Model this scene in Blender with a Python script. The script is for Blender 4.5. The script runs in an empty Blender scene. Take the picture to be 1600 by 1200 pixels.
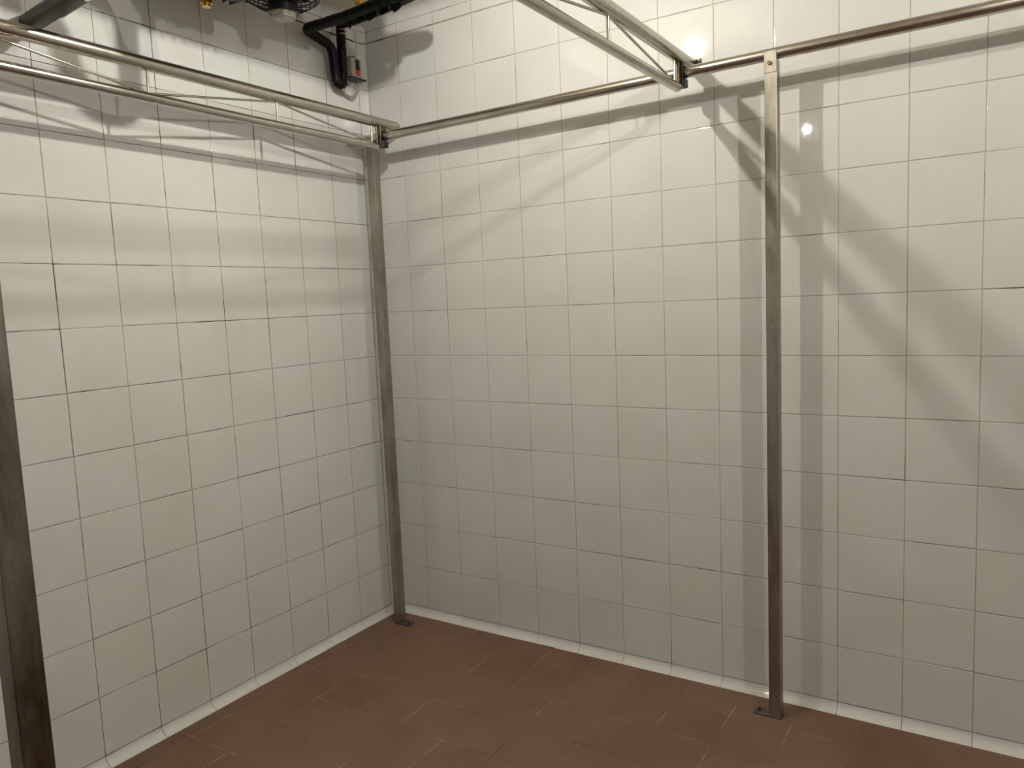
import bpy, bmesh, math, random
from mathutils import Vector, Matrix
random.seed(7)

scene = bpy.context.scene
COL = scene.collection
Z0 = 0.032                     # height of the floor cove: wall tiles start here

# ------------------------------------------------------------------ camera
YAW, PITCH, ROLL = -0.570826, -0.107608, -0.0437126
CAM = Vector((2.44386, -2.68774, 1.42464 + Z0))
F_PX = 1192.11
fw = Vector((math.sin(YAW) * math.cos(PITCH), math.cos(YAW) * math.cos(PITCH), math.sin(PITCH)))
rt = Vector((math.cos(YAW), -math.sin(YAW), 0))
up = rt.cross(fw)
cr, sr = math.cos(ROLL), math.sin(ROLL)
rt, up = cr * rt + sr * up, -sr * rt + cr * up
cam_data = bpy.data.cameras.new('camera')
cam_data.sensor_fit = 'HORIZONTAL'
cam_data.sensor_width = 36.0
cam_data.lens = F_PX / 1600.0 * 36.0
cam_data.clip_start = 0.02
cam = bpy.data.objects.new('camera', cam_data)
m = Matrix((rt, up, -fw)).transposed().to_4x4()
m.translation = CAM
cam.matrix_world = m
COL.objects.link(cam)
scene.camera = cam

# ------------------------------------------------------------------ world, lamps, exposure
world = bpy.data.worlds.new('closed_room')
world.use_nodes = True
world.node_tree.nodes['Background'].inputs[0].default_value = (0, 0, 0, 1)
world.node_tree.nodes['Background'].inputs[1].default_value = 0.0
scene.world = world
LAMPS = [(1.154, -1.093, 2.624, 1.0), (2.85, -1.38, 2.648, 1.1), (1.154, -3.75, 2.63, 0.1), (2.80, -3.75, 2.63, 0.1)]   # four ceiling lamps, the rear pair dim (x, y, z, strength)
LAMP_R = 0.017
LAMP_STRENGTH = 640.0 * (0.040 / LAMP_R) ** 2
LAMP_COLOR = (1.0, 0.968, 0.862)
scene.view_settings.view_transform = 'Standard'
scene.view_settings.look = 'None'
scene.view_settings.gamma = 1.0
scene.view_settings.exposure = 0.0
scene.view_settings.use_curve_mapping = False

# ------------------------------------------------------------------ room measures
RX, RY = 4.0, 4.84            # room size along the right-hand wall and along the left-hand wall
CEIL = 2.692 + Z0

# ------------------------------------------------------------------ materials
def new_mat(name):
    mt = bpy.data.materials.new(name)
    mt.use_nodes = True
    nt = mt.node_tree
    return mt, nt, nt.nodes['Principled BSDF']

def N(nt, typ, **kw):
    n = nt.nodes.new(typ)
    for k, v in kw.items():
        if k in n.inputs.keys() if hasattr(n.inputs, 'keys') else False:
            n.inputs[k].default_value = v
        else:
            setattr(n, k, v)
    return n

def ramp(nt, fac, stops):
    r = nt.nodes.new('ShaderNodeValToRGB')
    while len(r.color_ramp.elements) < len(stops):
        r.color_ramp.elements.new(0.5)
    for e, (p, c) in zip(r.color_ramp.elements, stops):
        e.position = p
        e.color = (*c, 1) if len(c) == 3 else c
    nt.links.new(fac, r.inputs[0])
    return r.outputs[0]

def noise(nt, vec, scale, detail=4, rough=0.55):
    n = nt.nodes.new('ShaderNodeTexNoise')
    n.inputs['Scale'].default_value = scale
    n.inputs['Detail'].default_value = detail
    n.inputs['Roughness'].default_value = rough
    if vec is not None:
        nt.links.new(vec, n.inputs['Vector'])
    return n.outputs['Fac']

def coords(nt, kind='Object', scale=(1, 1, 1)):
    if kind == 'World':
        src = nt.nodes.new('ShaderNodeNewGeometry').outputs['Position']
    else:
        src = nt.nodes.new('ShaderNodeTexCoord').outputs[kind]
    mp = nt.nodes.new('ShaderNodeMapping')
    mp.inputs['Scale'].default_value = scale
    nt.links.new(src, mp.inputs['Vector'])
    return mp.outputs[0]

def mixc(nt, fac, a, b, blend='MIX'):
    mx = nt.nodes.new('ShaderNodeMix')
    mx.data_type = 'RGBA'
    mx.blend_type = blend
    for sock, v in ((mx.inputs['Factor'], fac), (mx.inputs['A'], a), (mx.inputs['B'], b)):
        pass
    ins = {i.identifier: i for i in mx.inputs}
    for key, v in (('Factor_Float', fac), ('A_Color', a), ('B_Color', b)):
        if hasattr(v, 'links') or isinstance(v, bpy.types.NodeSocket):
            nt.links.new(v, ins[key])
        elif isinstance(v, (int, float)):
            ins[key].default_value = v
        else:
            ins[key].default_value = (*v, 1)
    return [o for o in mx.outputs if o.identifier == 'Result_Color'][0]

def bump(nt, bsdf, height, strength, dist=0.001):
    b = nt.nodes.new('ShaderNodeBump')
    b.inputs['Strength'].default_value = strength
    b.inputs['Distance'].default_value = dist
    nt.links.new(height, b.inputs['Height'])
    nt.links.new(b.outputs[0], bsdf.inputs['Normal'])

def make_tile_mat():
    mt, nt, bs = new_mat('white_glazed_ceramic')
    oi = nt.nodes.new('ShaderNodeObjectInfo')
    base = ramp(nt, oi.outputs['Random'], [(0.0, (0.670, 0.660, 0.645)), (0.5, (0.675, 0.674, 0.660)), (1.0, (0.660, 0.672, 0.655))])
    wc = coords(nt, 'World')
    grime = ramp(nt, noise(nt, wc, 3.0, 5), [(0.42, (1, 1, 1)), (0.75, (0.93, 0.92, 0.90))])
    nt.links.new(mixc(nt, 1.0, base, grime, 'MULTIPLY'), bs.inputs['Base Color'])
    rg = nt.nodes.new('ShaderNodeMapRange')
    rg.inputs['To Min'].default_value = 0.03
    rg.inputs['To Max'].default_value = 0.075
    nt.links.new(noise(nt, wc, 6.0, 3), rg.inputs['Value'])
    nt.links.new(rg.outputs[0], bs.inputs['Roughness'])
    bs.inputs['IOR'].default_value = 1.5
    bump(nt, bs, noise(nt, wc, 14.0, 2), 0.35, 0.0012)
    return mt

def make_grout(name, lo, hi, p0=0.40, p1=0.56):
    mt, nt, bs = new_mat(name)
    wc = coords(nt, 'World')
    big = noise(nt, wc, 5.0, 6, 0.7)
    nt.links.new(ramp(nt, big, [(p0, lo), (p1, hi)]), bs.inputs['Base Color'])
    bs.inputs['Roughness'].default_value = 0.9
    return mt

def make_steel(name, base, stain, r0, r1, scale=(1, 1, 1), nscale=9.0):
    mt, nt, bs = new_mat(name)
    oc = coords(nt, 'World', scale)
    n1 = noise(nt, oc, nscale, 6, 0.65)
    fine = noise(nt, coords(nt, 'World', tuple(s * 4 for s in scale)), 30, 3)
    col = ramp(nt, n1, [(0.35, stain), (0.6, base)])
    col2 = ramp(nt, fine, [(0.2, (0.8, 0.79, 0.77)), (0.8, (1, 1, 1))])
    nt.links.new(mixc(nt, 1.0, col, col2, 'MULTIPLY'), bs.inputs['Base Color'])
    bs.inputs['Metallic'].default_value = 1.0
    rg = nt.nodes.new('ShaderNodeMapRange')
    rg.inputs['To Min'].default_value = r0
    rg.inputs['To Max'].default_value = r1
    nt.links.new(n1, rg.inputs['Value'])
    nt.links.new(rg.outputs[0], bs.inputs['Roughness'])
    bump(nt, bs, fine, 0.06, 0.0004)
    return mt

def make_plain(name, col, rough=0.5, metal=0.0, var=0.15, scale=25, spec=0.5):
    mt, nt, bs = new_mat(name)
    n1 = noise(nt, coords(nt, 'World'), scale, 4)
    lo = tuple(c * (1 - var) for c in col)
    hi = tuple(min(1, c * (1 + var)) for c in col)
    nt.links.new(ramp(nt, n1, [(0.3, lo), (0.7, hi)]), bs.inputs['Base Color'])
    bs.inputs['Specular IOR Level'].default_value = spec
    bs.inputs['Roughness'].default_value = rough
    bs.inputs['Metallic'].default_value = metal
    return mt

def make_floor_mat():
    mt, nt, bs = new_mat('brown_stoneware')
    wc = coords(nt, 'World')
    oi = nt.nodes.new('ShaderNodeObjectInfo')
    base = ramp(nt, oi.outputs['Random'], [(0.0, (0.166, 0.093, 0.060)), (1.0, (0.184, 0.105, 0.069))])
    blot = ramp(nt, noise(nt, wc, 2.2, 6, 0.65), [(0.34, (0.80, 0.78, 0.70)), (0.54, (1, 1, 1))])
    speck = ramp(nt, noise(nt, wc, 260, 2), [(0.30, (0.72, 0.72, 0.72)), (0.5, (1, 1, 1)), (0.70, (1.0, 1.0, 1.0)), (0.78, (1.25, 1.22, 1.2))])
    c = mixc(nt, 1.0, base, blot, 'MULTIPLY')
    c = mixc(nt, 1.0, c, speck, 'MULTIPLY')
    nt.links.new(c, bs.inputs['Base Color'])
    bs.inputs['Roughness'].default_value = 0.62
    bump(nt, bs, noise(nt, wc, 300, 2), 0.25, 0.0006)
    return mt

def make_floor_grout():
    mt, nt, bs = new_mat('brown_floor_joint')
    wc = coords(nt, 'World')
    nt.links.new(ramp(nt, noise(nt, wc, 3.5, 5, 0.7), [(0.36, (0.05, 0.03, 0.02)), (0.43, (0.15, 0.085, 0.055)), (0.52, (0.19, 0.11, 0.072)), (0.59, (0.50, 0.33, 0.21))]), bs.inputs['Base Color'])
    bs.inputs['Roughness'].default_value = 0.9
    return mt

MAT = dict(
    tile=make_tile_mat(),
    grout_right=make_grout('grey_grout', (0.11, 0.095, 0.075), (0.40, 0.37, 0.32), 0.35, 0.47),
    grout_left=make_grout('dirty_grout', (0.05, 0.04, 0.03), (0.34, 0.31, 0.265), 0.40, 0.53),
    floor=make_floor_mat(), floor_grout=make_floor_grout(),
    ceiling=make_plain('cream_ceiling_paint', (0.86, 0.79, 0.66), 0.8, 0, 0.04, 4),
    post=make_steel('dull_post_steel', (0.47, 0.445, 0.40), (0.30, 0.265, 0.215), 0.33, 0.50, (1, 1, 0.25), 14),
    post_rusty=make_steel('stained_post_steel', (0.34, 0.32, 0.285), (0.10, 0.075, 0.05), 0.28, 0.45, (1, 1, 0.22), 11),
    rail=make_steel('rail_steel', (0.64, 0.61, 0.56), (0.48, 0.44, 0.38), 0.18, 0.32, (0.4, 0.4, 1), 10),
    truss=make_steel('truss_steel', (0.60, 0.57, 0.52), (0.47, 0.435, 0.38), 0.18, 0.32, (1, 0.4, 1), 10),
    plate=make_plain('dark_foot_plate', (0.16, 0.135, 0.11), 0.5, 0.8),
    bracket=make_steel('stained_bracket_steel', (0.21, 0.18, 0.145), (0.08, 0.06, 0.045), 0.36, 0.5),
    bolt=make_plain('dark_bolt_steel', (0.14, 0.11, 0.085), 0.45, 0.9),
    rubber=make_plain('black_rubber', (0.008, 0.008, 0.009), 0.45),
    insulation=make_plain('black_pipe_insulation', (0.0025, 0.0025, 0.003), 0.45, 0, 0.4, 40, 0.2),
    housing=make_plain('dark_unit_housing', (0.03, 0.03, 0.03), 0.45, 0.2),
    casing=make_plain('grey_unit_casing', (0.34, 0.33, 0.30), 0.5, 0.2),
    guard=make_plain('black_wire_guard', (0.006, 0.006, 0.006), 0.4, 0, 0.15, 25, 0.25),
    motor=make_plain('black_motor_can', (0.015, 0.015, 0.016), 0.35),
    motorcap=make_plain('worn_grey_metal_cap', (0.42, 0.39, 0.33), 0.5, 0.3, 0.35, 60),
    copper=make_plain('copper_tube', (0.45, 0.20, 0.10), 0.35, 1.0),
    brass=make_plain('brass_fitting', (0.62, 0.38, 0.10), 0.3, 1.0),
    pvc=make_plain('dark_grey_pvc', (0.040, 0.037, 0.031), 0.45),
    box=make_plain('grey_beige_plastic', (0.36, 0.33, 0.27), 0.5, 0, 0.05),
    black=make_plain('black_plastic', (0.01, 0.01, 0.012), 0.3),
    red=make_plain('red_plastic', (0.55, 0.045, 0.02), 0.35),
    cable=make_plain('off_white_cable', (0.31, 0.275, 0.21), 0.5),
    foam=make_plain('yellow_foam', (0.60, 0.30, 0.04), 0.9),
    lampbase=make_plain('white_lamp_base', (0.7, 0.7, 0.68), 0.4),
)
def make_glow(k):
    mt = bpy.data.materials.new('lamp_glow')
    mt.use_nodes = True
    nt = mt.node_tree
    nt.nodes.remove(nt.nodes['Principled BSDF'])
    em = nt.nodes.new('ShaderNodeEmission')
    em.inputs[0].default_value = (*LAMP_COLOR, 1)
    em.inputs[1].default_value = LAMP_STRENGTH * k
    nt.links.new(em.outputs[0], nt.nodes['Material Output'].inputs[0])
    return mt
MAT['glow_1.0'] = make_glow(1.0)
MAT['glow_1.1'] = make_glow(1.1)
MAT['glow_0.1'] = make_glow(0.12)

# ------------------------------------------------------------------ helpers
def link(name, me, mat=None, parent=None):
    if mat is not None and not me.materials:
        me.materials.append(MAT[mat])
    o = bpy.data.objects.new(name, me)
    COL.objects.link(o)
    if parent is not None:
        o.parent = parent
    return o

def bm_obj(name, bm, mat, parent=None, smooth=None):
    bmesh.ops.recalc_face_normals(bm, faces=bm.faces)
    me = bpy.data.meshes.new(name)
    bm.to_mesh(me)
    bm.free()
    if smooth:
        for p in me.polygons:
            p.use_smooth = True
        me.set_sharp_from_angle(angle=math.radians(smooth))
    return link(name, me, mat, parent)

def add_box(bm, lo, hi, bev=0.0, seg=1):
    lo, hi = Vector(lo), Vector(hi)
    r = bmesh.ops.create_cube(bm, size=1.0, matrix=Matrix.Translation((lo + hi) / 2) @ Matrix.Diagonal((*(hi - lo), 1)))
    if bev:
        es = {e for v in r['verts'] for e in v.link_edges}
        bmesh.ops.bevel(bm, geom=list(es), offset=bev, segments=seg, affect='EDGES', profile=0.5)

def add_cyl(bm, a, b, r, seg=16, r2=None, cap=True):
    a, b = Vector(a), Vector(b)
    d = b - a
    q = Vector((0, 0, 1)).rotation_difference(d.normalized()).to_matrix().to_4x4()
    bmesh.ops.create_cone(bm, cap_ends=cap, segments=seg, radius1=r, radius2=r if r2 is None else r2, depth=d.length,
                          matrix=Matrix.Translation((a + b) / 2) @ q)

def rounded(pts, rad=0.05, n=6):
    pts = [Vector(p) for p in pts]
    out = [pts[0]]
    for i in range(1, len(pts) - 1):
        p, a, b = pts[i], pts[i - 1], pts[i + 1]
        da, db = (a - p), (b - p)
        k = min(rad, da.length * 0.49, db.length * 0.49)
        s, e = p + da.normalized() * k, p + db.normalized() * k
        for j in range(n + 1):
            t = j / n
            out.append(s * (1 - t) ** 2 + p * 2 * t * (1 - t) + e * t ** 2)
    out.append(pts[-1])
    return out

def add_sweep(bm, pts, r, seg=12, wob=0.0):
    pts = [Vector(p) for p in pts]
    rings = []
    t0 = (pts[1] - pts[0]).normalized()
    nrm = t0.orthogonal().normalized()
    for i, p in enumerate(pts):
        t = (pts[min(i + 1, len(pts) - 1)] - pts[max(i - 1, 0)]).normalized()
        nrm = (nrm - t * nrm.dot(t)).normalized()
        bi = t.cross(nrm)
        rr = r[i] if isinstance(r, (list, tuple)) else r
        ring = []
        for k in range(seg):
            a = 2 * math.pi * k / seg
            q = rr * (1 + wob * random.uniform(-1, 1))
            ring.append(bm.verts.new(p + (nrm * math.cos(a) + bi * math.sin(a)) * q))
        rings.append(ring)
    for A, B in zip(rings, rings[1:]):
        for k in range(seg):
            bm.faces.new((A[k], A[(k + 1) % seg], B[(k + 1) % seg], B[k]))
    bm.faces.new(rings[0][::-1])
    bm.faces.new(rings[-1])

def tag(o, label, cat, group=None, kind=None):
    o['label'] = label
    o['category'] = cat
    if group:
        o['group'] = group
    if kind:
        o['kind'] = kind
    return o

def thing(name, loc, label, cat, group=None):
    o = bpy.data.objects.new(name, None)
    o.empty_display_size = 0.05
    o.location = loc
    COL.objects.link(o)
    bpy.context.view_layer.update()
    return tag(o, label, cat, group)

def part(root, name, bm, mat, smooth=None, parent=None):
    """mesh given in world coordinates, parented to the thing's empty (or to one of its parts)"""
    bmesh.ops.translate(bm, verts=bm.verts, vec=-root.location)
    return bm_obj(name, bm, mat, parent or root, smooth)

def struct(name, bm, mat, label=None, cat=None):
    o = bm_obj(name, bm, mat)
    o['kind'] = 'structure'
    if label:
        o['label'] = label
        o['category'] = cat
    return o

# ------------------------------------------------------------------ tile meshes (front face at y = 0, local x along the wall)
def tile_mesh(name, w, h, mat, depth=0.006, bev=0.0011):
    bm = bmesh.new()
    x, z = w / 2, h / 2
    back = [bm.verts.new((sx * x, depth, sz * z)) for sx, sz in ((-1, -1), (1, -1), (1, 1), (-1, 1))]
    side = [bm.verts.new((sx * x, bev * 0.8, sz * z)) for sx, sz in ((-1, -1), (1, -1), (1, 1), (-1, 1))]
    mid = [bm.verts.new((sx * (x - bev * 0.45), bev * 0.2, sz * (z - bev * 0.45))) for sx, sz in ((-1, -1), (1, -1), (1, 1), (-1, 1))]
    top = [bm.verts.new((sx * (x - bev * 1.8), 0, sz * (z - bev * 1.8))) for sx, sz in ((-1, -1), (1, -1), (1, 1), (-1, 1))]
    for A, B in ((back, side), (side, mid), (mid, top)):
        for k in range(4):
            bm.faces.new((A[k], A[(k + 1) % 4], B[(k + 1) % 4], B[k]))
    bm.faces.new(top)
    bm.normal_update()
    bmesh.ops.recalc_face_normals(bm, faces=bm.faces)
    me = bpy.data.meshes.new(name)
    bm.to_mesh(me)
    bm.free()
    me.materials.append(MAT[mat])
    return me

GAP = 0.0024
_cache = {}
def get_tile(w, h, mat):
    k = (round(w, 4), round(h, 4), mat)
    if k not in _cache:
        _cache[k] = tile_mesh('tile', w, h, mat)
    return _cache[k]

ROWS = [(Z0 + 0.2 * i, Z0 + 0.2 * (i + 1)) for i in range(13)] + [(Z0 + 2.604, Z0 + 2.652)]

def wall_tile(wall, side, a, b, z0, z1):
    """one wall tile between a and b along the wall, as a part of that wall"""
    me = get_tile(b - a - GAP, z1 - z0 - GAP, 'tile')
    o = bpy.data.objects.new('tile', me)
    COL.objects.link(o)
    o.parent = wall
    t1, t2 = random.gauss(0, 0.0016), random.gauss(0, 0.0016)
    d = random.uniform(0, 0.0005)
    if side == 'right':
        o.location = ((a + b) / 2 + random.gauss(0, 0.0003), d, (z0 + z1) / 2 + random.gauss(0, 0.0003))
        o.rotation_euler = (t1, random.gauss(0, 0.0008), t2)
    else:
        o.location = (-d, -(a + b) / 2 + random.gauss(0, 0.0003), (z0 + z1) / 2 + random.gauss(0, 0.0003))
        o.rotation_euler = (t1, random.gauss(0, 0.0008), math.pi / 2 + t2)
    return o

def far_tiles(wall, mat, quads):
    """tiles outside the photograph's frame, joined into one part; quads = list of (origin, u, v, n, nu, nv)"""
    verts, faces = [], []
    for org, u, v, n, lu, lv in quads:
        org, u, v, n = Vector(org), Vector(u), Vector(v), Vector(n)
        for i in range(lu):
            for j in range(lv):
                c = org + u * (0.2 * i) + v * (0.2 * j)
                g, s = 0.0012, 0.2
                k = len(verts)
                verts += [c + u * g + v * g, c + u * (s - g) + v * g, c + u * (s - g) + v * (s - g), c + u * g + v * (s - g)]
                verts += [q - n * 0.004 for q in verts[k:k + 4]]
                faces.append((k, k + 1, k + 2, k + 3))
                for e in range(4):
                    faces.append((k + e, k + 4 + e, k + 4 + (e + 1) % 4, k + (e + 1) % 4))
    me = bpy.data.meshes.new('tiles')
    me.from_pydata([tuple(q) for q in verts], [], faces)
    me.update()
    o = link('tiles', me, mat, wall)
    o['kind'] = 'stuff'
    return o

# ------------------------------------------------------------------ room shell
T = 0.12
REC = 0.0012
bm = bmesh.new(); add_box(bm, (-T, REC, 0), (RX + T, T, CEIL))
wall_right = struct('wall_right', bm, 'grout_right')
bm = bmesh.new(); add_box(bm, (-T, -RY, 0), (-REC, REC, CEIL))
wall_left = struct('wall_left', bm, 'grout_left')
bm = bmesh.new(); add_box(bm, (-T, -RY - T, 0), (RX + T, -RY - REC, CEIL))
wall_front = struct('wall_front', bm, 'grout_right')
bm = bmesh.new(); add_box(bm, (RX + REC, -RY, 0), (RX + T, REC, CEIL))
wall_side = struct('wall_side', bm, 'grout_right')
bm = bmesh.new(); add_box(bm, (-T, -RY - T, -0.12), (RX + T, T, -0.0008))
floor = struct('floor', bm, 'floor_grout')
bm = bmesh.new(); add_box(bm, (-T, -RY - T, CEIL), (RX + T, T, CEIL + 0.1))
ceiling = struct('ceiling', bm, 'ceiling')

# right-hand wall: joints at x = 0.198 + 0.2 k ; left-hand wall: joints at 0.2465 + 0.2 k from the corner
XR = [0.020] + [0.198 + 0.2 * k for k in range(0, 13)]
YL = [0.045] + [0.2465 + 0.2 * k for k in range(0, 9)]
for z0, z1 in ROWS:
    for a, b in zip(XR, XR[1:]):
        wall_tile(wall_right, 'right', a, b, z0, z1)
    for a, b in zip(YL, YL[1:]):
        wall_tile(wall_left, 'left', a, b, z0, z1)
far_tiles(wall_right, 'tile', [((XR[-1], 0, Z0), (1, 0, 0), (0, 0, 1), (0, -1, 0), 7, 13)])
far_tiles(wall_left, 'tile', [((0, -YL[-1], Z0), (0, -1, 0), (0, 0, 1), (1, 0, 0), 14, 13)])
far_tiles(wall_front, 'tile', [((0, -RY, Z0), (1, 0, 0), (0, 0, 1), (0, 1, 0), 20, 13)])
far_tiles(wall_side, 'tile', [((RX, 0, Z0), (0, -1, 0), (0, 0, 1), (-1, 0, 0), 24, 13)])

# floor tiles: joints at x = 0.1 + 0.198 k, y = -0.2 k
FX = [-0.0] + [0.1 + 0.198 * k for k in range(0, 15)]
FY = [0.0] + [-0.2 * k for k in range(1, 13)]
_fcache = {}
def floor_mesh(w, h):
    k = (round(w, 4), round(h, 4))
    if k not in _fcache:
        bmf = bmesh.new()
        g = 0.0013
        add_box(bmf, (-w / 2 + g, -h / 2 + g, -0.01), (w / 2 - g, h / 2 - g, 0.0))
        me = bpy.data.meshes.new('floor_tile'); bmf.to_mesh(me); bmf.free()
        me.materials.append(MAT['floor'])
        _fcache[k] = me
    return _fcache[k]
for a, b in zip(FX, FX[1:]):
    for c, d in zip(FY, FY[1:]):
        o = bpy.data.objects.new('floor_tile', floor_mesh(b - a, c - d))
        COL.objects.link(o)
        o.parent = floor
        o.location = ((a + b) / 2, (c + d) / 2, random.uniform(-0.0004, 0.0002))
        o.rotation_euler = (random.gauss(0, 0.0008), random.gauss(0, 0.0008), 0)
bm = bmesh.new()
add_box(bm, (FX[-1] + 0.001, -RY, -0.01), (RX, 0, 0)); add_box(bm, (0, -RY, -0.01), (FX[-1] - 0.001, FY[-1] - 0.001, 0))
o = bm_obj('floor_tiles', bm, 'floor', floor); o['kind'] = 'stuff'

# ------------------------------------------------------------------ cove tiles (floor, ceiling and room corner)
def cove_profile(ra, rb, n=8):
    """concave quarter round between (ra, 0) and (0, rb); the solid fills the corner at (0, 0)"""
    return [(0, 0)] + [(ra - ra * math.sin(math.pi / 2 * i / n), rb - rb * math.cos(math.pi / 2 * i / n)) for i in range(n + 1)]

def cove_mesh(name, length, ra, rb, mat='tile', lip=0.0):
    prof = cove_profile(ra, rb)
    bmc = bmesh.new()
    A = [bmc.verts.new((-length / 2, -p - lip, q)) for p, q in prof]
    B = [bmc.verts.new((length / 2, -p - lip, q)) for p, q in prof]
    n = len(prof)
    for i in range(n):
        bmc.faces.new((A[i], A[(i + 1) % n], B[(i + 1) % n], B[i]))
    bmc.faces.new(A[::-1]); bmc.faces.new(B)
    bmesh.ops.recalc_face_normals(bmc, faces=bmc.faces)
    me = bpy.data.meshes.new(name); bmc.to_mesh(me); bmc.free()
    me.materials.append(MAT[mat])
    for p in me.polygons:
        p.use_smooth = True
    me.set_sharp_from_angle(angle=math.radians(35))
    return me

_cc = {}
def cove_piece(root, length, ra, rb, loc, rot):
    k = (round(length, 3), ra, rb)
    if k not in _cc:
        _cc[k] = cove_mesh('cove_tile', length, ra, rb)
    o = bpy.data.objects.new('cove_tile', _cc[k])
    COL.objects.link(o)
    o.parent = root
    o.location = loc
    o.rotation_euler = rot
    return o

def strip_backing(name, lo, hi, mat):
    bmx = bmesh.new(); add_box(bmx, lo, hi)
    return struct(name, bmx, mat)

CG = 0.0018
base_r = strip_backing('baseboard_right', (0, -0.006, 0.0), (RX, 0.004, 0.006), 'grout_right')
base_l = strip_backing('baseboard_left', (-0.004, -RY, 0.0), (0.006, 0, 0.006), 'grout_left')
top_r = strip_backing('trim_1', (0, -0.008, CEIL - 0.008), (RX, 0.004, CEIL), 'grout_right')
top_l = strip_backing('trim_2', (-0.004, -RY, CEIL - 0.008), (0.008, 0, CEIL), 'grout_left')
corner = strip_backing('trim_3', (-0.004, -0.008, 0), (0.004, 0.004, CEIL), 'grout_right')
R1 = Z0 - 0.0008
R2 = CEIL - (Z0 + 2.652) - 0.0008
XC = [0.0] + [0.198 + 0.2 * k for k in range(0, 19)] + [RX]
YC = [0.0] + [0.2465 + 0.2 * k for k in range(0, 22)] + [RY]
for a, b in zip(XC, XC[1:]):
    if b - a > 0.02:
        cove_piece(base_r, b - a - CG, R1, R1, ((a + b) / 2, 0, 0), (0, 0, 0))
        # turned over for the ceiling: rotate by 180 degrees about the wall normal
        cove_piece(top_r, b - a - CG, R2, R2, ((a + b) / 2, 0, CEIL), (0, math.pi, 0))
for a, b in zip(YC, YC[1:]):
    if b - a > 0.02:
        cove_piece(base_l, b - a - CG, R1, R1, (0, -(a + b) / 2, 0), (0, 0, math.pi / 2))
        cove_piece(top_l, b - a - CG, R2, R2, (0, -(a + b) / 2, CEIL), (0, math.pi, math.pi / 2))
# vertical quarter round in the room corner, one piece for each tile row
def corner_piece(z0, z1):
    k = round(z1 - z0, 3)
    if ('c', k) not in _cc:
        h = z1 - z0 - CG
        bmc = bmesh.new()
        prof = cove_profile(0.0195, 0.0445)
        A = [bmc.verts.new((p, -q, -h / 2)) for p, q in prof]
        B = [bmc.verts.new((p, -q, h / 2)) for p, q in prof]
        n = len(prof)
        for i in range(n):
            bmc.faces.new((A[i], A[(i + 1) % n], B[(i + 1) % n], B[i]))
        bmc.faces.new(A[::-1]); bmc.faces.new(B)
        bmesh.ops.recalc_face_normals(bmc, faces=bmc.faces)
        me = bpy.data.meshes.new('corner_tile'); bmc.to_mesh(me); bmc.free()
        me.materials.append(MAT['tile'])
        for p in me.polygons:
            p.use_smooth = True
        me.set_sharp_from_angle(angle=math.radians(35))
        _cc[('c', k)] = me
    o = bpy.data.objects.new('corner_tile', _cc[('c', k)])
    COL.objects.link(o)
    o.parent = corner
    o.location = (0, 0, (z0 + z1) / 2)
for z0, z1 in ROWS + [(0.0, Z0), (Z0 + 2.652, CEIL)]:
    corner_piece(z0, z1)

# ------------------------------------------------------------------ rails
RAIL_Y, RAIL_R = -0.13, 0.0188
def rail_z(x):
    return Z0 + 2.1490 + 0.0060 * x

def make_rail(y, label, x0, x1):
    r = thing('overhead_rail', (x0, y, rail_z(x0)), label, 'rail')
    b = bmesh.new(); add_cyl(b, (x0, y, rail_z(x0)), (x1, y, rail_z(x1)), RAIL_R, 28)
    part(r, 'rail_tube', b, 'rail', 40)
    for xa, xb in ((0.001, x0 + 0.012), (x1 - 0.012, RX - 0.001)):
        b = bmesh.new(); add_box(b, (xa, y - 0.012, rail_z(xa) - 0.012), (xb, y + 0.012, rail_z(xb) + 0.012), 0.002)
        part(r, 'wall_anchor', b, 'rail')
    return r
make_rail(RAIL_Y, 'long round steel rail running along the right-hand tiled wall', 0.03, RX - 0.03)
RAIL2_Y = -2.231
make_rail(RAIL2_Y, 'round steel rail carried by the left foreground post', 0.03, RX - 0.03)

# ------------------------------------------------------------------ posts
def make_post(x, y, dx_top, label, plate_lo, plate_hi, bolt, mat='post', s=0.0195):
    r = thing('steel_post', (x, y, 0), label, 'post', 'square steel posts carrying the rails')
    ztop = rail_z(x) - RAIL_R - 0.0008
    b = bmesh.new()
    add_box(b, (x - s, y - s, 0.006), (x + s, y + s, ztop), 0.0022, 2)
    for v in b.verts:
        v.co.x += dx_top * (v.co.z / ztop)
    part(r, 'upright_tube', b, mat)
    b = bmesh.new(); add_box(b, (x + plate_lo, y - 0.0205, 0.0002), (x + plate_hi, y + 0.0205, 0.0068), 0.0012)
    part(r, 'foot_plate', b, 'plate')
    b = bmesh.new()
    add_cyl(b, (x + bolt, y, 0.0065), (x + bolt, y, 0.0105), 0.0065, 6)
    add_cyl(b, (x + bolt, y, 0.010), (x + bolt, y, 0.017), 0.003, 10)
    part(r, 'anchor_bolt', b, 'bolt')
    # flat strap at the head, in front of the rail, with its bolt
    xt = x + dx_top
    b = bmesh.new(); add_box(b, (xt - s + 0.0004, y - s - 0.0018, ztop - 0.040), (xt + s - 0.0004, y - s + 0.0002, ztop + 0.026), 0.0007)
    part(r, 'head_strap', b, mat)
    b = bmesh.new(); add_cyl(b, (xt - 0.002, y - s - 0.0060, ztop - 0.011), (xt - 0.002, y - s - 0.0010, ztop - 0.011), 0.0068, 10)
    part(r, 'head_bolt', b, 'bolt')
    return r
make_post(0.129, RAIL_Y, 0.006, 'square steel post standing in the tiled room corner', -0.0205, 0.070, 0.050)
make_post(1.8232, RAIL_Y, 0.0, 'square steel post in front of the right-hand tiled wall', -0.073, 0.0235, -0.056)
make_post(1.3572, RAIL2_Y, 0.0, 'dark steel post cut off at the left edge of the foreground', -0.073, 0.0225, -0.056, 'post_rusty')

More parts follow.
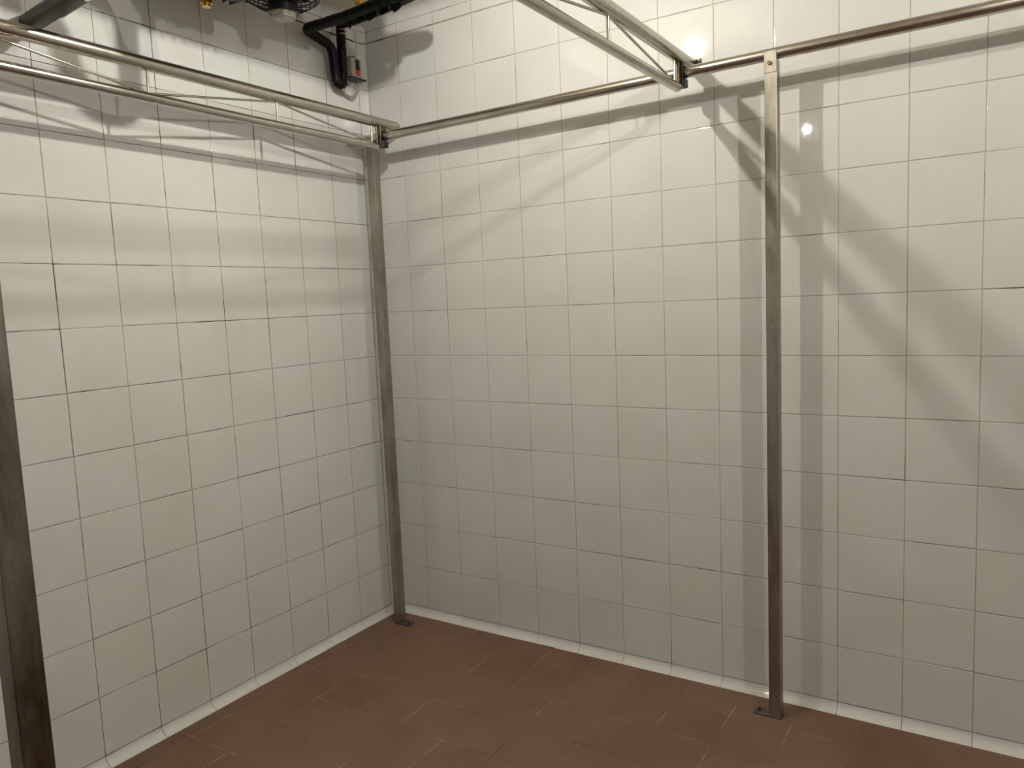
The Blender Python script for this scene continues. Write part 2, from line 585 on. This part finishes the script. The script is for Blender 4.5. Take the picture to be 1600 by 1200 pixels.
# ------------------------------------------------------------------ sliding lattice trusses
ZT, ZB = Z0 + 2.2055, Z0 + 2.104
def make_truss(x, label, bolt):
    r = thing('lattice_truss', (x, -1.2, ZB), label, 'truss', 'lattice trusses lying across the rails')
    b = bmesh.new(); add_cyl(b, (x, -0.036, ZT), (x, -2.31, ZT), 0.0212, 26)
    part(r, 'top_chord', b, 'truss', 40)
    b = bmesh.new(); add_cyl(b, (x, -0.170, ZB), (x, -2.18, ZB), 0.0152, 22)
    part(r, 'bottom_chord', b, 'truss', 40)
    zt, zb = ZT - 0.019, ZB + 0.012
    nodes = [-0.196, -0.698, -1.205, -1.715, -2.15]
    for i, yn in enumerate(nodes):
        b = bmesh.new(); add_cyl(b, (x, yn, zb - 0.003), (x, yn, zt + 0.003), 0.0042, 10)
        part(r, 'upright_rod', b, 'truss', 40)
    for i in range(4):
        ya, yb = nodes[i], nodes[i + 1]
        za, zc = (zb, zt) if i % 2 == 0 else (zt, zb)
        b = bmesh.new(); add_cyl(b, (x, ya, za), (x, yb, zc), 0.0040, 10)
        part(r, 'diagonal_rod', b, 'truss', 40)
    for yr, s in ((RAIL_Y, 1), (RAIL2_Y, -1)):
        rz = rail_z(x)
        b = bmesh.new(); add_box(b, (x - 0.013, yr - 0.014, rz + RAIL_R + 0.0004), (x + 0.013, yr + 0.014, ZT - 0.0200), 0.001)
        part(r, 'saddle_block', b, 'bracket')
        # bracket hugging the rail on the room side
        b = bmesh.new()
        ya = yr - s * 0.0225
        add_box(b, (x - 0.0145, min(ya, ya - s * 0.005), rz - 0.047), (x + 0.0145, max(ya, ya - s * 0.005), ZT - 0.012), 0.001)
        part(r, 'bracket_plate', b, 'bracket')
        b = bmesh.new()
        yb2 = yr - s * 0.040
        add_cyl(b, (x + 0.004, yb2, ZB + 0.006), (x + 0.004, yb2, ZT - 0.016), 0.0045, 10)
        part(r, 'bracket_pin', b, 'bracket', 40)
        b = bmesh.new(); add_box(b, (x - 0.017, yr - 0.017, rz - RAIL_R - 0.0285), (x + 0.017, yr + 0.017, rz - RAIL_R - 0.0005), 0.002)
        part(r, 'rubber_stop', b, 'rubber')
        b = bmesh.new(); add_box(b, (x - 0.012, yr - s * 0.030 if s > 0 else yr - 0.012, rz - 0.0475), (x + 0.012, yr + 0.012 if s > 0 else yr + 0.030, rz - 0.0425))
        part(r, 'bracket_foot', b, 'bolt')
    if bolt:
        b = bmesh.new()
        add_cyl(b, (x + 0.012, -0.044, ZT + 0.004), (x + 0.040, -0.044, ZT + 0.004), 0.0045, 10)
        add_cyl(b, (x + 0.020, -0.044, ZT + 0.004), (x + 0.028, -0.044, ZT + 0.004), 0.0085, 6)
        add_cyl(b, (x + 0.036, -0.044, ZT + 0.004), (x + 0.040, -0.044, ZT + 0.004), 0.0095, 12)
        part(r, 'clamp_bolt', b, 'bolt')
    return r
make_truss(0.197, 'steel lattice truss running along the left-hand tiled wall', False)
make_truss(1.528, 'steel lattice truss with a clamp bolt, at the top centre', True)

# ------------------------------------------------------------------ ceiling evaporator with its fan
EV = thing('evaporator_unit', (0.42, -0.90, CEIL), 'dark ceiling cooling unit with a wire fan guard, top left', 'cooling unit')
b = bmesh.new(); add_box(b, (0.14, -1.22, Z0 + 2.562), (0.70, -0.60, CEIL - 0.036), 0.006)
housing = part(EV, 'housing', b, 'casing')
for hx in (0.20, 0.64):
    for hy in (-1.16, -0.66):
        b = bmesh.new(); add_cyl(b, (hx, hy, CEIL - 0.037), (hx, hy, CEIL), 0.006, 10)
        part(EV, 'hanger_rod', b, 'bolt')
b = bmesh.new(); add_box(b, (0.23, -1.13, Z0 + 2.468), (0.40, -0.87, Z0 + 2.5625), 0.01, 2)
part(EV, 'coil_block', b, 'housing')
for ky in range(9):
    b = bmesh.new(); add_box(b, (0.225, -1.12 + ky * 0.028, Z0 + 2.462), (0.405, -1.117 + ky * 0.028, Z0 + 2.5625))
    part(EV, 'coil_fin', b, 'housing')
b = bmesh.new(); add_box(b, (0.43, -1.23, Z0 + 2.533), (0.712, -0.588, Z0 + 2.5615), 0.004)
part(EV, 'drip_tray', b, 'casing')
FC = Vector((0.270, -0.700, Z0 + 2.50))
b = bmesh.new()
def ring(bmr, c, R, r, seg=36):
    add = [Vector((c.x + R * math.cos(2 * math.pi * k / seg), c.y + R * math.sin(2 * math.pi * k / seg), c.z)) for k in range(seg + 1)]
    add_sweep(bmr, add, r, 6)
for i, R in enumerate((0.128, 0.113, 0.098, 0.083, 0.068, 0.054)):
    ring(b, FC + Vector((0, 0, 0.030 - 0.024 * min(1, i / 2.5))), R, 0.0016)
ring(b, FC + Vector((0, 0, 0.046)), 0.130, 0.0016)
for k in range(20):
    a = 2 * math.pi * k / 20
    c, s_ = math.cos(a), math.sin(a)
    add_sweep(b, [FC + Vector((0.130 * c, 0.130 * s_, 0.062)), FC + Vector((0.128 * c, 0.128 * s_, 0.030)), FC + Vector((0.09 * c, 0.09 * s_, 0.007)), FC + Vector((0.045 * c, 0.045 * s_, 0.004))], 0.0017, 6)
part(EV, 'fan_guard', b, 'guard')
b = bmesh.new()
for k in range(5):
    a0 = 2 * math.pi * k / 5
    vs = []
    for rr, aa, zz in ((0.03, 0, 0.030), (0.11, -0.1, 0.036), (0.115, 0.75, 0.052), (0.03, 0.8, 0.050)):
        for dz in (0, 0.0025):
            vs.append(b.verts.new(FC + Vector((rr * math.cos(a0 + aa), rr * math.sin(a0 + aa), zz + dz))))
    lo, hi = vs[0::2], vs[1::2]
    b.faces.new(lo[::-1]); b.faces.new(hi)
    for q in range(4):
        b.faces.new((lo[q], lo[(q + 1) % 4], hi[(q + 1) % 4], hi[q]))
part(EV, 'fan_blades', b, 'guard')
b = bmesh.new(); add_cyl(b, FC + Vector((0, 0, -0.018)), FC + Vector((0, 0, 0.055)), 0.050, 26)
add_cyl(b, FC + Vector((0, 0, -0.022)), FC + Vector((0, 0, -0.012)), 0.054, 26)
mot = part(EV, 'fan_motor', b, 'motor', 40)
b = bmesh.new(); add_cyl(b, FC + Vector((0, 0, -0.040)), FC + Vector((0, 0, -0.0215)), 0.039, 26, 0.044)
add_cyl(b, FC + Vector((0, 0, -0.043)), FC + Vector((0, 0, -0.039)), 0.030, 26, 0.034)
part(EV, 'motor_cap', b, 'motorcap', 40, mot)
for dy, dz in ((0.0, 0.0), (0.014, 0.008)):
    b = bmesh.new(); add_sweep(b, rounded([(0.16, -0.63 + dy, Z0 + 2.563), (0.20, -0.62 + dy, Z0 + 2.548 + dz), (0.36, -0.60 + dy, Z0 + 2.548 + dz), (0.40, -0.615 + dy, Z0 + 2.563)], 0.03), 0.0045, 8)
    part(EV, 'copper_tube', b, 'copper', 50)
# brass valve hanging from the unit
vx, vy, vz = 0.196, -0.966, Z0 + 2.448
b = bmesh.new()
add_cyl(b, (vx, vy, vz + 0.012), (vx, vy, Z0 + 2.565), 0.008, 12)
add_cyl(b, (vx, vy, vz + 0.004), (vx, vy, vz + 0.022), 0.021, 6)
add_cyl(b, (vx, vy, vz - 0.006), (vx, vy, vz + 0.006), 0.015, 14)
add_cyl(b, (vx - 0.01, vy, vz + 0.034), (vx + 0.03, vy, vz + 0.034), 0.010, 6)
part(EV, 'brass_valve', b, 'brass')
# grey drain pipe through the left wall
DP = thing('drain_pipe', (0.0, -1.445, Z0 + 2.303), 'dark grey plastic drain pipe entering the left wall above the truss', 'pipe')
b = bmesh.new(); add_cyl(b, (0.0, -1.443, Z0 + 2.303), (0.20, -1.462, Z0 + 2.303), 0.0275, 24)
part(DP, 'pipe_run', b, 'pvc', 40)
b = bmesh.new(); add_cyl(b, (0.195, -1.4615, Z0 + 2.303), (0.36, -1.478, Z0 + 2.303), 0.0310, 24)
part(DP, 'coupling', b, 'pvc', 40)
b = bmesh.new(); add_sweep(b, rounded([(0.35, -1.477, Z0 + 2.303), (0.55, -1.485, Z0 + 2.303), (0.55, -1.47, Z0 + 2.345)], 0.04), 0.023, 14)
part(DP, 'elbow', b, 'pvc', 40)
b = bmesh.new()
add_sweep(b, rounded([(0.55, -1.115, Z0 + 2.532), (0.55, -1.115, Z0 + 2.345), (0.55, -1.20, Z0 + 2.345), (0.55, -1.245, Z0 + 2.49), (0.55, -1.40, Z0 + 2.49), (0.55, -1.462, Z0 + 2.45), (0.55, -1.47, Z0 + 2.33)], 0.05), 0.022, 14)
part(DP, 'drain_trap', b, 'pvc', 50)

# ------------------------------------------------------------------ insulated refrigerant lines in the corner
zz = Z0
IP = thing('insulated_pipe', (0.05, -0.213, zz + 2.36), 'black insulated refrigerant pipe looping down beside the thermostat box', 'pipe')
def pipe_run(path, rad, seg=14, wob=0.04, step=0.014, bulge=None):
    pts = rounded(path, 0.03, 7)
    dense = [pts[0]]
    for p in pts[1:]:
        q = dense[-1]
        n = max(1, int((p - q).length / step))
        for i in range(1, n + 1):
            dense.append(q.lerp(p, i / n))
    rr = [rad * (bulge(p) if bulge else 1) * (1 + random.uniform(-0.03, 0.05)) for p in dense]
    bb = bmesh.new(); add_sweep(bb, dense, rr, seg, wob)
    return part(IP, 'insulated_tube', bb, 'insulation', 60)
def bulge(p):
    return 1.0 + (0.75 + 0.25 * math.sin(p.x * 160)) * 0.32 * min(1, max(0, (p.x - 0.30) / 0.12))
pipe_run([(0.050, -0.213, zz + 2.376), (0.050, -0.232, zz + 2.382), (0.050, -0.238, zz + 2.43), (0.052, -0.250, zz + 2.522), (0.048, -0.392, zz + 2.556), (0.25, -0.384, zz + 2.556), (0.46, -0.379, zz + 2.566), (0.635, -0.372, zz + 2.572), (0.66, -0.575, zz + 2.60)],
         0.0200, bulge=bulge)
pipe_run([(0.050, -0.213, zz + 2.376), (0.050, -0.194, zz + 2.382), (0.049, -0.189, zz + 2.43), (0.047, -0.186, zz + 2.632), (0.20, -0.262, zz + 2.592), (0.40, -0.320, zz + 2.572), (0.60, -0.352, zz + 2.572)],
         0.0195)
# torn tape hanging off the bundle
for x0, w, l in ((0.27, 0.020, 0.034), (0.31, 0.045, 0.024), (0.36, 0.06, 0.028), (0.43, 0.05, 0.022), (0.49, 0.05, 0.026)):
    b = bmesh.new()
    vs = [(x0, 0.02), (x0 + w, 0.02), (x0 + w * 0.95, -l * 0.6), (x0 + w * 0.6, -l * 0.85), (x0 + w * 0.3, -l), (x0 + w * 0.05, -l * 0.5)]
    A = [b.verts.new((px, -0.374, zz + 2.546 + pz)) for px, pz in vs]
    B = [b.verts.new((px, -0.371, zz + 2.546 + pz)) for px, pz in vs]
    b.faces.new(A); b.faces.new(B[::-1])
    for k in range(6):
        b.faces.new((A[k], B[k], B[(k + 1) % 6], A[(k + 1) % 6]))
    part(IP, 'torn_tape', b, 'insulation')
for z in (2.585, 2.602):
    b = bmesh.new(); add_sweep(b, [(0.062, -0.205, zz + z), (0.069, -0.190, zz + z + 0.003), (0.064, -0.172, zz + z - 0.002)], 0.003, 6)
    part(IP, 'cable_tie', b, 'box')

# ------------------------------------------------------------------ thermostat box with its cable
TB = thing('thermostat_box', (0.0, -0.100, zz + 2.425), 'small beige thermostat box with black display and red switch', 'thermostat')
b = bmesh.new(); add_box(b, (0.003, -0.131, zz + 2.428), (0.046, -0.070, zz + 2.512), 0.003, 2)
case = part(TB, 'case', b, 'box', 50)
b = bmesh.new(); add_box(b, (0.0, -0.139, zz + 2.423), (0.050, -0.045, zz + 2.429), 0.001)
part(TB, 'base_flange', b, 'black')
b = bmesh.new(); add_box(b, (0.0445, -0.106, zz + 2.462), (0.0475, -0.082, zz + 2.505), 0.0008)
part(TB, 'display', b, 'black', None, case)
b = bmesh.new(); add_box(b, (0.0445, -0.106, zz + 2.441), (0.0480, -0.082, zz + 2.462), 0.0008)
part(TB, 'red_switch', b, 'red', None, case)
b = bmesh.new(); add_cyl(b, (0.022, -0.102, zz + 2.511), (0.022, -0.102, zz + 2.519), 0.018, 18)
part(TB, 'knob', b, 'black', 40)
for off in (0.0, 0.007):
    b = bmesh.new()
    add_sweep(b, rounded([(0.028 + off, -0.075 - off, zz + 2.426), (0.022 + off, -0.078 - off, zz + 2.372 + off), (0.016, -0.108, zz + 2.338 + off * 1.2), (0.014, -0.160, zz + 2.352 + off), (0.010, -0.205, zz + 2.392)], 0.03), 0.0032, 8)
    part(TB, 'cable', b, 'cable', 60)
b = bmesh.new()
add_sweep(b, rounded([(0.024, -0.118, zz + 2.426), (0.024, -0.120, zz + 2.405), (0.016, -0.140, zz + 2.388), (0.010, -0.185, zz + 2.396)], 0.015), 0.0018, 6)
part(TB, 'thin_wire', b, 'black', 60)

# foam plug where the lines enter the ceiling
b = bmesh.new()
bmesh.ops.create_icosphere(b, subdivisions=3, radius=0.018, matrix=Matrix.Translation((0.185, -0.208, CEIL - 0.008)))
for v in b.verts:
    v.co += (v.co - Vector((0.185, -0.208, CEIL - 0.008))) * random.uniform(-0.15, 0.3)
o = bm_obj('foam_plug', b, 'foam', None, 60)
tag(o, 'yellow foam plug on the ceiling above the black pipes', 'foam')

# ------------------------------------------------------------------ ceiling lamps
for i, (x, y, lz, k) in enumerate(LAMPS):
    lz += Z0
    lamp = thing('ceiling_lamp', (x, y, CEIL), ('bright round ceiling lamp nearest the room corner', 'bright round ceiling lamp out along the right-hand wall', 'dim round ceiling lamp at the rear, towards the left-hand wall', 'dim round ceiling lamp at the rear, far from the left-hand wall')[i], 'lamp', 'ceiling lamps lighting the room')
    b = bmesh.new(); add_cyl(b, (x, y, CEIL - 0.010), (x, y, CEIL - 0.0005), 0.030, 24, 0.034)
    part(lamp, 'lamp_base', b, 'lampbase', 40)
    b = bmesh.new(); add_cyl(b, (x, y, lz + LAMP_R * 0.9), (x, y, CEIL - 0.0095), 0.012, 16, 0.016)
    part(lamp, 'bulb_holder', b, 'lampbase', 40)
    b = bmesh.new(); bmesh.ops.create_icosphere(b, subdivisions=3, radius=LAMP_R, matrix=Matrix.Translation((x, y, lz)))
    part(lamp, 'lamp_bulb', b, 'glow_%.1f' % k, 180)
